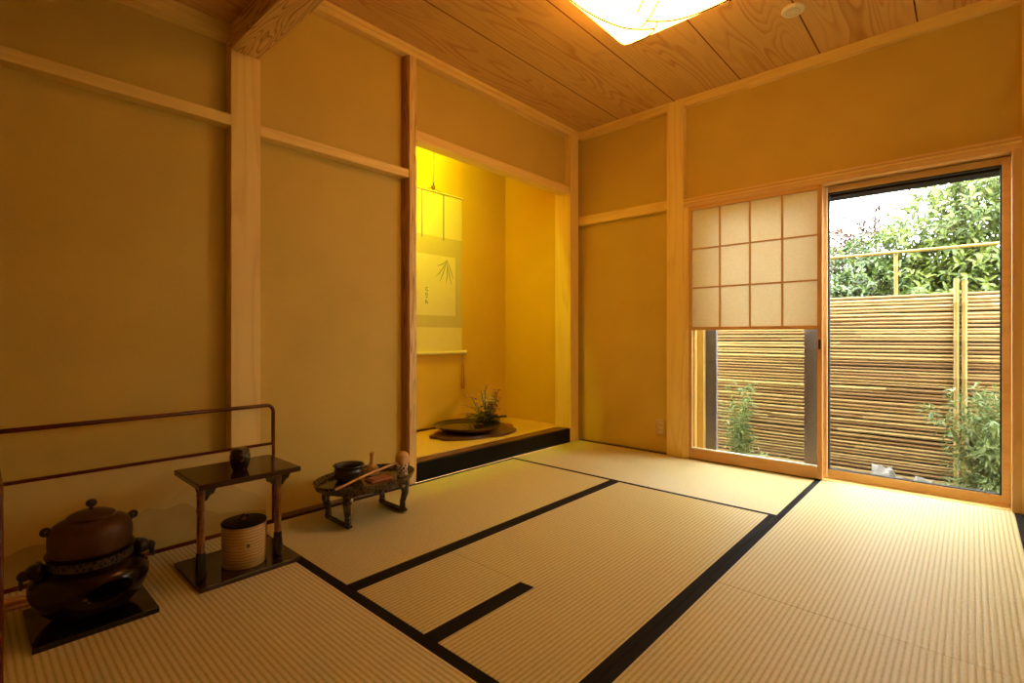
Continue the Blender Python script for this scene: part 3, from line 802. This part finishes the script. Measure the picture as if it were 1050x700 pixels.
# pale sticks at left
RS = random.Random(5)
for k in range(5):
    t = thing('split_stick', 'pale split stick in the little pile left of the brazier board', 'stick', (.115 + .017 * k, -3.395, .0), 0, 'pale sticks left of the brazier')
    L = .075 + .004 * k; a = RS.uniform(-.12, .12)
    bm = bmesh.new()
    z0 = .0065 if k % 2 == 0 else .019
    pts = [(a * s * .06, L * s, z0 + .001 * math.sin(s * 5 + k)) for s in [-1 + i * .25 for i in range(9)]]
    tube(bm, pts, [.004] + [.0065] * 7 + [.004], 7)
    tag(t, t['label'], 'stick', t['group'])
    fin(bm, 'shaft', 'bamboo_pale', t, smooth=True)

# ------------------------------------------------------------------ lacquer shelf
SX0, SX1, SY0, SY1 = .215, .515, -2.985, -2.632
cx, cy = (SX0 + SX1) / 2, (SY0 + SY1) / 2; hx, hy = (SX1 - SX0) / 2, (SY1 - SY0) / 2
t = thing('tea_shelf', 'two-tier dark lacquered shelf on bamboo posts beside the brazier', 'shelf', (cx, cy, 0))
fin(boxes((-hx, hx, -hy, hy, 0, .017)), 'base_board', 'lacquer_brown', t, bevel=.002)
fin(boxes((-hx, hx, -hy, hy, .350, .370)), 'top_board', 'lacquer_brown', t, bevel=.003)
for sy in (-1, 1):
    px_, py_ = .098, (-.157 if sy < 0 else .108)
    bm = bmesh.new(); r = .0125
    pr = [(r, .017)]
    for z in (.10, .19, .27, .325):
        pr += [(r, z - .006), (r * 1.16, z - .002), (r * 1.16, z + .001), (r * .94, z + .004), (r, z + .008)]
    pr += [(r, .350)]
    lathe(bm, pr, px_, py_, n=24)
    p = fin(bm, 'post', 'bamboo_red', t, smooth=True, label='reddish bamboo post')
    bm = bmesh.new()
    lathe(bm, smooth_prof([(.0150, .017), (.0185, .03), (.0190, .06), (.0165, .09), (.0145, .118), (.0135, .122)], 3), px_, py_, n=24)
    fin(bm, 'post_sheath', 'lacquer_black', p, smooth=True)
    # cloud-shaped brackets under the top
    for d in ((1, -1) if sy > 0 else (1, -1)):
        bm = bmesh.new()
        o = [(0, .350), (.062, .350), (.060, .343), (.050, .340), (.044, .333), (.040, .322), (.030, .319), (.024, .311), (.018, .302), (.010, .300), (0, .300)]
        if sy < 0 and d < 0: o = [(a * .28, b) for a, b in o]
        prism(bm, [(py_ + d * a, b) for a, b in o], 'X', px_ - .006, px_ + .006)
        fin(bm, 'bracket', 'lacquer_black', t, bevel=.001)
t = thing('water_jar', 'round bentwood water jar with dark lacquered lid on the shelf base', 'jar', (.40, -2.80, .017))
bm = bmesh.new(); lathe(bm, [(0, 0), (.074, 0), (.077, .004), (.077, .149), (.075, .152), (0, .152)], n=64)
fin(bm, 'body', 'bentwood', t, smooth=True)
bm = bmesh.new(); lathe(bm, [(0, .152), (.078, .152), (.079, .156), (.077, .159), (.03, .161), (0, .161)], n=64)
ld = fin(bm, 'lid', 'lacquer_kamachi', t, smooth=True)
bm = bmesh.new(); torus(bm, (0, 0, .168), .013, .0045, 'X', 20, 8); lathe(bm, [(0, .160), (.011, .160), (.011, .164), (0, .164)], n=20)
fin(bm, 'knob', 'lacquer_inlay', ld, smooth=True)
bm = bmesh.new(); ellipsoid(bm, (.0762, -.013, .085), (.003, .006, .006)); fin(bm, 'peg', 'hook_dark', t, smooth=True)
t = thing('tea_caddy', 'small round black tea caddy on top of the lacquer shelf', 'caddy', (.400, -2.815, .370))
bm = bmesh.new(); lathe(bm, smooth_prof([(0, 0), (.021, 0), (.026, .006), (.033, .03), (.036, .052), (.033, .064), (.030, .068)], 3) , n=40)
fin(bm, 'body', 'jar_lacquer', t, smooth=True)
bm = bmesh.new(); lathe(bm, smooth_prof([(.030, .067), (.0325, .069), (.032, .076), (.024, .083), (.01, .086), (0, .0865)], 3), n=40)
fin(bm, 'lid', 'jar_lacquer', t, smooth=True)

# ------------------------------------------------------------------ oval tray table with utensils
TX, TY = .265, -2.190
t = thing('tray_table', 'low dark oval tray table with inlaid runners by the left wall', 'table', (TX, TY, 0))
A, B = .180, .255
bm = bmesh.new()
lathe(bm, [(0, .165), (.90, .165), (.97, .170), (1.0, .188), (1.01, .198), (.985, .199), (.955, .184), (.93, .178), (0, .178)], n=72, sx=A, sy=B)
fin(bm, 'tray', 'lacquer_inlay', t, smooth=True)
bm = bmesh.new()
for sy in (-1, 1):
    fr = bpy.data.objects  # each side frame: two bowed legs and a runner
    for sx in (-1, 1):
        bm2 = bmesh.new(); ox, oy = sx * .092, sy * .150
        pts = [(ox * .92, oy * .92, .168), (ox * 1.06, oy * 1.04, .135), (ox * 1.08, oy * 1.06, .10), (ox * .98, oy, .055), (ox * .97, oy, .012)]
        tube(bm2, pts, [.027, .024, .018, .014, .016], 10)
        fin(bm2, 'leg', 'lacquer_inlay', t, smooth=True)
    bm2 = bmesh.new(); tube(bm2, [(-.112, sy * .150, .018), (-.10, sy * .150, .0125), (.10, sy * .150, .0125), (.118, sy * .150, .020)], [.008, .012, .012, .008], 10)
    fin(bm2, 'runner', 'lacquer_inlay', t, smooth=True)
bm.free()
# aprons on the long and short sides
bm = bmesh.new()
N_ = 60
for i in range(N_):
    a0, a1 = 2 * PI * i / N_, 2 * PI * (i + 1) / N_
    def dz(a): return .142 + .012 * abs(math.sin(4 * a))
    q = []
    for a in (a0, a1):
        for rr in (.80, .84):
            q.append((bm.verts.new((A * rr * math.cos(a), B * rr * math.sin(a), dz(a))), bm.verts.new((A * rr * math.cos(a), B * rr * math.sin(a), .167))))
    (i0, i1), (o0, o1), (i2, i3), (o2, o3) = q
    bm.faces.new((o0, o2, o3, o1)); bm.faces.new((i0, i1, i3, i2)); bm.faces.new((i0, i2, o2, o0))
fin(bm, 'apron', 'lacquer_inlay', t)
for (ax, ay) in ((.100, -.135), (.100, .150)):
    bm = bmesh.new(); ellipsoid(bm, (ax + .016, ay - .012, .137), (.008, .008, .008)); fin(bm, 'stud', 'petal_white', t, smooth=True)
t = thing('waste_bowl', 'wide dark brown bowl on the left of the oval tray', 'bowl', (.215, -2.255, .178))
bm = bmesh.new(); lathe(bm, smooth_prof([(0, 0), (.040, 0), (.058, .008), (.069, .028), (.070, .048), (.066, .060), (.068, .068), (.074, .074), (.071, .077), (.064, .070), (.060, .058), (.062, .03), (.045, .012), (0, .008)], 3), n=56, cap=False)
fin(bm, 'bowl_body', 'bowl_brown', t, smooth=True)
t = thing('tea_whisk', 'small bamboo tea whisk standing handle up beside the dark bowl', 'whisk', (.215, -2.125, .178))
bm = bmesh.new(); lathe(bm, smooth_prof([(.0, .0), (.026, .0), (.032, .010), (.030, .030), (.021, .050), (.0125, .058), (.0115, .062)], 3), n=44)
for v in bm.verts:
    a = math.atan2(v.co.y, v.co.x)
    if v.co.z < .05: k = 1 + .06 * math.cos(22 * a); v.co.x *= k; v.co.y *= k
fin(bm, 'tines', 'whisk', t, smooth=True)
bm = bmesh.new(); lathe(bm, [(.0122, .058), (.0125, .064), (.0108, .068), (.0112, .100), (.0125, .104), (.0122, .112), (.0, .113)], n=24)
fin(bm, 'handle', 'bamboo_pale', t, smooth=True)
t = thing('lid_rest', 'small patterned cylinder on the right end of the tray under ladle cup', 'lid rest', (.340, -2.030, .178))
bm = bmesh.new(); lathe(bm, [(0, 0), (.026, 0), (.028, .004), (.024, .028), (.028, .054), (.026, .058), (0, .058)], n=36)
fin(bm, 'cylinder', 'painted_ceramic', t, smooth=True)
t = thing('bamboo_ladle', 'pale bamboo ladle leaning across the tray, cup on the lid rest', 'ladle', (.340, -2.030, .236))
bm = bmesh.new()
lathe(bm, smooth_prof([(0, 0), (.024, .0), (.032, .012), (.034, .028), (.031, .045), (.022, .058), (.008, .064), (0, .065)], 3), n=28)
fin(bm, 'cup', 'bamboo_pale', t, smooth=True)
bm = bmesh.new()
P0 = Vector((-.005, -.02, .012)); P1 = Vector((.045, -.385, -.034))
pts = [P0.lerp(P1, i / 8) + Vector((0, 0, .006 * math.sin(PI * i / 8))) for i in range(9)]
for i in range(8):
    d = (pts[i + 1] - pts[i]).normalized(); s = d.cross(Vector((0, 0, 1))).normalized() * (.008 - .0025 * i / 8); u = Vector((0, 0, .0025))
    s2 = d.cross(Vector((0, 0, 1))).normalized() * (.008 - .0025 * (i + 1) / 8)
    a = [bm.verts.new(q) for q in (pts[i] - s - u, pts[i] + s - u, pts[i] + s + u, pts[i] - s + u)]
    b = [bm.verts.new(q) for q in (pts[i + 1] - s2 - u, pts[i + 1] + s2 - u, pts[i + 1] + s2 + u, pts[i + 1] - s2 + u)]
    for k in range(4): bm.faces.new((a[k], a[(k + 1) % 4], b[(k + 1) % 4], b[k]))
    if i == 0: bm.faces.new(a)
    if i == 7: bm.faces.new(b)
bmesh.ops.remove_doubles(bm, verts=bm.verts, dist=1e-5)
fin(bm, 'handle', 'bamboo_pale', t)
t = thing('tea_cloth', 'folded russet cloth lying on the tray under the ladle handle', 'cloth', (.315, -2.15, .178))
bm = bmesh.new()
for L in range(3):
    ox = .004 * L
    box(bm, -.035 + ox, .035 - ox * .5, -.06 + ox, .06 - ox, .0005 + L * .0045, .0042 + L * .0045)
fin(bm, 'folds', 'tassel_red', t, bevel=.0018)

# ------------------------------------------------------------------ garden
g0 = -.45
struct('ground', boxes((-8, 12, .36, 16, g0 - .1, g0)), 'soil')
struct('wall_foundation', boxes((-1.2, XR + .15, .18, .30, g0 - .1, -.06)), 'outside_wall')
FY = 1.30
t = thing('bamboo_fence', 'horizontal split bamboo fence behind the window', 'fence', (1.6, FY, g0))
bm = bmesh.new(); tone = bm.verts.layers.float.new('tone')
RB = random.Random(11)
z = -.0 + .02; top = 1.20 - g0
rows = []
while z < top:
    r = RB.uniform(.0095, .0155); rows.append((z + r, r)); z += 2 * r + RB.uniform(.001, .006)
for zc, r in rows:
    x = -2.6 + RB.uniform(0, 1.2)
    while x < 3.9:
        L = RB.uniform(1.1, 2.3); tn = RB.random(); n0 = len(bm.verts)
        x2 = min(x + L, 4.0)
        tilt = RB.uniform(-.004, .004)
        segs = 3; pts = []; rr = []
        xx = x
        node = RB.uniform(.1, .3)
        P = [(x, 0, zc)]; Q = [r]
        k = x + node
        while k < x2 - .02:
            P += [(k - .006, 0, zc + tilt), (k, 0, zc + tilt), (k + .006, 0, zc + tilt)]; Q += [r, r * 1.12, r]
            k += RB.uniform(.24, .36)
        P.append((x2, 0, zc)); Q.append(r * .96)
        tube(bm, P, Q, 7)
        bm.verts.ensure_lookup_table()
        for v in bm.verts[n0:]: v[tone] = tn
        x = x2 + .002
fin(bm, 'bamboo_rows', 'fence_bamboo', t, smooth=True)
fin(boxes((-2.6, 4.0, .02, .035, 0, top - .02)), 'backing_board', 'fence_backing', t)
bm = bmesh.new(); tube(bm, [(-2.6, .04, 1.527 - g0), (4.0, .04, 1.527 - g0)], .012, 10); fin(bm, 'top_rail', 'pole_bamboo', t, smooth=True)
for xp in (-1.5, -.2, 1.03):
    pass
def fpole(x, dy, z0, z1, r, nm='pole'):
    bm = bmesh.new(); P = [(x, dy, z0)]; Q = [r]; k = z0 + .22
    while k < z1 - .05:
        P += [(x, dy, k - .008), (x, dy, k), (x, dy, k + .008)]; Q += [r, r * 1.15, r]; k += .27
    P.append((x, dy, z1)); Q.append(r)
    tube(bm, P, Q, 12); fin(bm, nm, 'pole_bamboo', t, smooth=True)
for base_x in (-1.25, .805):
    fpole(base_x - .021, -.034, 0, 1.29 - g0, .0165); fpole(base_x + .022, -.036, 0, 1.275 - g0, .0165)
for xq in (-1.9, .43, 2.6): fpole(xq, .06, .3, 1.53 - g0, .012, 'rail_post')

def leaf_add(V, Fc, c, d, nrm, L, Wd, fold=.25):
    d = d.normalized(); s = d.cross(nrm)
    if s.length < 1e-4: s = d.orthogonal()
    s.normalize(); n = s.cross(d).normalized()
    i = len(V)
    mid = c + d * L * .5 - n * 0
    V += [c, c + d * L * .35 + s * Wd + n * fold * Wd, c + d * L * .7 + s * Wd * .75 + n * fold * Wd, c + d * L - n * L * .12,
          c + d * L * .7 - s * Wd * .75 + n * fold * Wd, c + d * L * .35 - s * Wd + n * fold * Wd, c + d * L * .35, c + d * L * .7]
    Fc += [(i, i + 6, i + 1), (i + 1, i + 6, i + 7, i + 2), (i + 2, i + 7, i + 3), (i, i + 5, i + 6), (i + 5, i + 4, i + 7, i + 6), (i + 4, i + 3, i + 7)]
def mesh_obj(name, V, Fc, mat, parent):
    me = bpy.data.meshes.new(name); me.from_pydata([tuple(v) for v in V], [], Fc); me.materials.append(MATS[mat])
    o = bpy.data.objects.new(name, me); COL.objects.link(o); o.parent = parent
    return o
def rvec(rg): 
    while True:
        v = Vector((rg.uniform(-1, 1), rg.uniform(-1, 1), rg.uniform(-1, 1)))
        if .1 < v.length < 1: return v.normalized()
def bush(name, label, base, blobs, nleaf, L, Wd, mat, seed, up=.3, cat='shrub', shell=.55):
    rg = random.Random(seed)
    t = thing(name, label, cat, base)
    B0 = Vector(base)
    V, Fc = [], []
    bmT = bmesh.new()
    tot = sum(b[3] ** 2 for b in blobs)
    for bx, by, bz, br, sq in blobs:
        c = Vector((bx, by, bz)) - B0
        # trunk/branch into the blob
        st = Vector((rg.uniform(-.05, .05), rg.uniform(-.05, .05), 0)); mid = st.lerp(c, .5) + Vector((rg.uniform(-.08, .08), rg.uniform(-.08, .08), .05))
        tube(bmT, [st, mid, c, c + Vector((rg.uniform(-.1, .1), rg.uniform(-.1, .1), br * sq * .6))], [.022, .014, .009, .003], 6)
        k = int(nleaf * br ** 2 / tot)
        nt_ = max(1, k // 9)
        for _ in range(nt_):
            o = rvec(rg); rad = br * (shell + (1.05 - shell) * rg.random() ** .6)
            p = c + Vector((o.x * rad, o.y * rad, o.z * rad * sq))
            tw = (o + Vector((0, 0, up)) + rvec(rg) * .5).normalized()
            tube(bmT, [p - tw * L * 1.6, p, p + tw * L * .8], [.0028, .002, .001], 4, False)
            for q in range(9):
                a = q * 2.4 + rg.random(); f = q / 9
                side = tw.orthogonal().normalized(); side.rotate(Matrix.Rotation(a, 3, tw))
                d = (tw * (.35 + .6 * f) + side + Vector((0, 0, -.15)) + rvec(rg) * .25)
                nm = (tw + Vector((0, 0, .6)) + rvec(rg) * .3).normalized()
                leaf_add(V, Fc, p + tw * L * (f * 1.5 - .7), d, nm, L * rg.uniform(.7, 1.2), Wd * rg.uniform(.8, 1.15))
    mesh_obj('foliage', V, Fc, mat, t)
    fin(bmT, 'branches', 'trunk', t)
    return t
# broadleaf shrubs beyond the fence
bush('broadleaf_shrub', 'tall bright green broadleaf shrub beyond the fence, right half of the window', (2.55, 2.25, g0),
     [(2.35, 2.2, 1.75, .48, 1), (2.75, 2.3, 1.85, .50, 1), (2.15, 2.35, 1.50, .45, .9), (2.60, 2.1, 1.35, .45, .9), (3.15, 2.3, 1.7, .5, 1), (2.5, 2.5, 2.15, .36, .9), (2.95, 2.4, 2.3, .4, .9), (2.2, 2.0, 1.2, .38, .8), (2.9, 2.0, 1.2, .4, .8)],
     15000, .075, .0135, 'leaf_lime', 21)
bush('broadleaf_shrub', 'lower deep green shrub beyond the fence at the left of the window', (1.70, 2.2, g0),
     [(1.55, 2.2, 1.35, .38, .9), (1.85, 2.3, 1.55, .36, .9), (1.25, 2.3, 1.25, .4, .9), (.85, 2.3, 1.2, .4, .9), (1.8, 1.9, 1.2, .33, .8), (1.4, 1.95, 1.05, .33, .8)],
     9000, .065, .012, 'leaf_green', 22)
bush('dark_hedge', 'dark dense hedge mass low behind the bamboo fence', (2.4, 2.9, g0),
     [(1.0, 2.9, 1.0, .5, 1), (1.7, 2.95, 1.0, .5, 1), (2.4, 2.95, 1.1, .55, 1), (3.1, 2.9, 1.2, .6, 1), (3.8, 2.9, 1.3, .6, 1), (3.5, 2.5, 1.0, .5, 1)],
     7000, .10, .022, 'leaf_green', 23, cat='hedge')
bush('red_twig_shrub', 'thin reddish leaved shrub against the white sky beyond the fence', (1.72, 2.6, g0),
     [(1.58, 2.6, 1.90, .22, 1.0), (1.42, 2.6, 1.78, .2, 1), (1.75, 2.6, 1.98, .16, 1)], 620, .07, .012, 'leaf_red', 24, shell=.1)
# feathery plants inside the fence
def feathery(name, label, base, H, spread, n, L, mat, seed, lean=(0, 0)):
    rg = random.Random(seed); t = thing(name, label, 'plant', base)
    V, Fc = [], []; bmT = bmesh.new()
    for i in range(n):
        a = rg.uniform(0, 2 * PI); hh = H * rg.uniform(.35, 1); sp = spread * rg.uniform(.2, 1)
        tip = Vector((math.cos(a) * sp + lean[0], math.sin(a) * sp * .7 + lean[1], hh))
        mid = Vector((tip.x * .35, tip.y * .35, hh * .75))
        cv = [Vector((0, 0, 0)).lerp(mid, s).lerp(mid.lerp(tip, s), s) for s in [k / 8 for k in range(9)]]
        tube(bmT, cv, [.004] * 5 + [.003, .002, .0015, .001], 5, False)
        for k in range(3, 9):
            p = cv[k]; dd = (cv[min(k + 1, 8)] - cv[k - 1]).normalized()
            for q in range(7):
                o = rvec(rg); o.z *= .5
                d = dd * .3 + o + Vector((0, 0, -.45))
                p2 = p + o * L * rg.uniform(.2, 1.1)
                for m in range(3):
                    leaf_add(V, Fc, p2, d + rvec(rg) * .7, Vector((0, 0, 1)) + rvec(rg) * .4, L * rg.uniform(.6, 1.1), L * .085)
    mesh_obj('foliage', V, Fc, mat, t); fin(bmT, 'stems', 'stem_green', t)
    return t
feathery('feathery_shrub', 'feathery pale green shrub in front of the fence at lower right window', (2.58, .90, g0), .98, .34, 54, .065, 'leaf_fine', 31)
feathery('feathery_shrub', 'small low green plant at the foot of the right window corner', (2.42, .60, g0), .44, .20, 16, .05, 'leaf_fine', 34)
feathery('feathery_shrub', 'slender green plant by the fence seen through the low glass', (1.02, .96, g0), .95, .17, 18, .055, 'leaf_fine', 32)
feathery('feathery_shrub', 'low leafy plant along the sill seen through the low glass', (1.24, .62, g0), .42, .24, 18, .055, 'leaf_fine', 33)
def stone(c, r, seed, label):
    bm = bmesh.new(); ellipsoid(bm, (0, 0, 0), r, 20, 14)
    for v in bm.verts:
        k = 1 + .5 * mnoise.noise(v.co * 16 + Vector((seed, 0, 0))) + .2 * mnoise.noise(v.co * 40 + Vector((0, seed, 0))); v.co *= k
    o = fin(bm, 'garden_stone', 'stone_white', None, smooth=True); o.location = c
    tag(o, label, 'stone')
stone((2.005, 1.02, g0 + .17), (.11, .08, .19), 3, 'larger pale stone at the foot of the fence behind right window')
stone((2.20, .88, g0 + .15), (.09, .08, .20), 8, 'smaller pale stone right of the larger one below the fence')

# ------------------------------------------------------------------ light and camera
wd = bpy.data.worlds.new('World'); SC.world = wd; wd.use_nodes = True
bgn = wd.node_tree.nodes['Background']; bgn.inputs[0].default_value = (.93, .97, 1, 1); bgn.inputs[1].default_value = 19.5
sl = bpy.data.lights.new('sun', 'SUN'); sl.energy = 7.0; sl.angle = math.radians(6); sl.color = (1, .93, .8)
so = bpy.data.objects.new('sun', sl); COL.objects.link(so)
dv = Vector((-.35, .62, -1.0)); so.rotation_euler = dv.to_track_quat('-Z', 'Y').to_euler(); so.location = (0, -3, 8)

cam = bpy.data.cameras.new('camera'); co = bpy.data.objects.new('camera', cam); COL.objects.link(co)
co.location = (2.4587, -3.5401, .88); co.rotation_euler = (PI / 2, 0, .737746)
cam.sensor_width = 36; cam.lens = 517.276 / 1050 * 36; cam.shift_y = (344.49 - 350) / 1050; cam.clip_start = .02
SC.camera = co
SC.view_settings.view_transform = 'Standard'; SC.view_settings.look = 'None'
SC.view_settings.exposure = 0; SC.view_settings.gamma = 1; SC.view_settings.use_curve_mapping = False
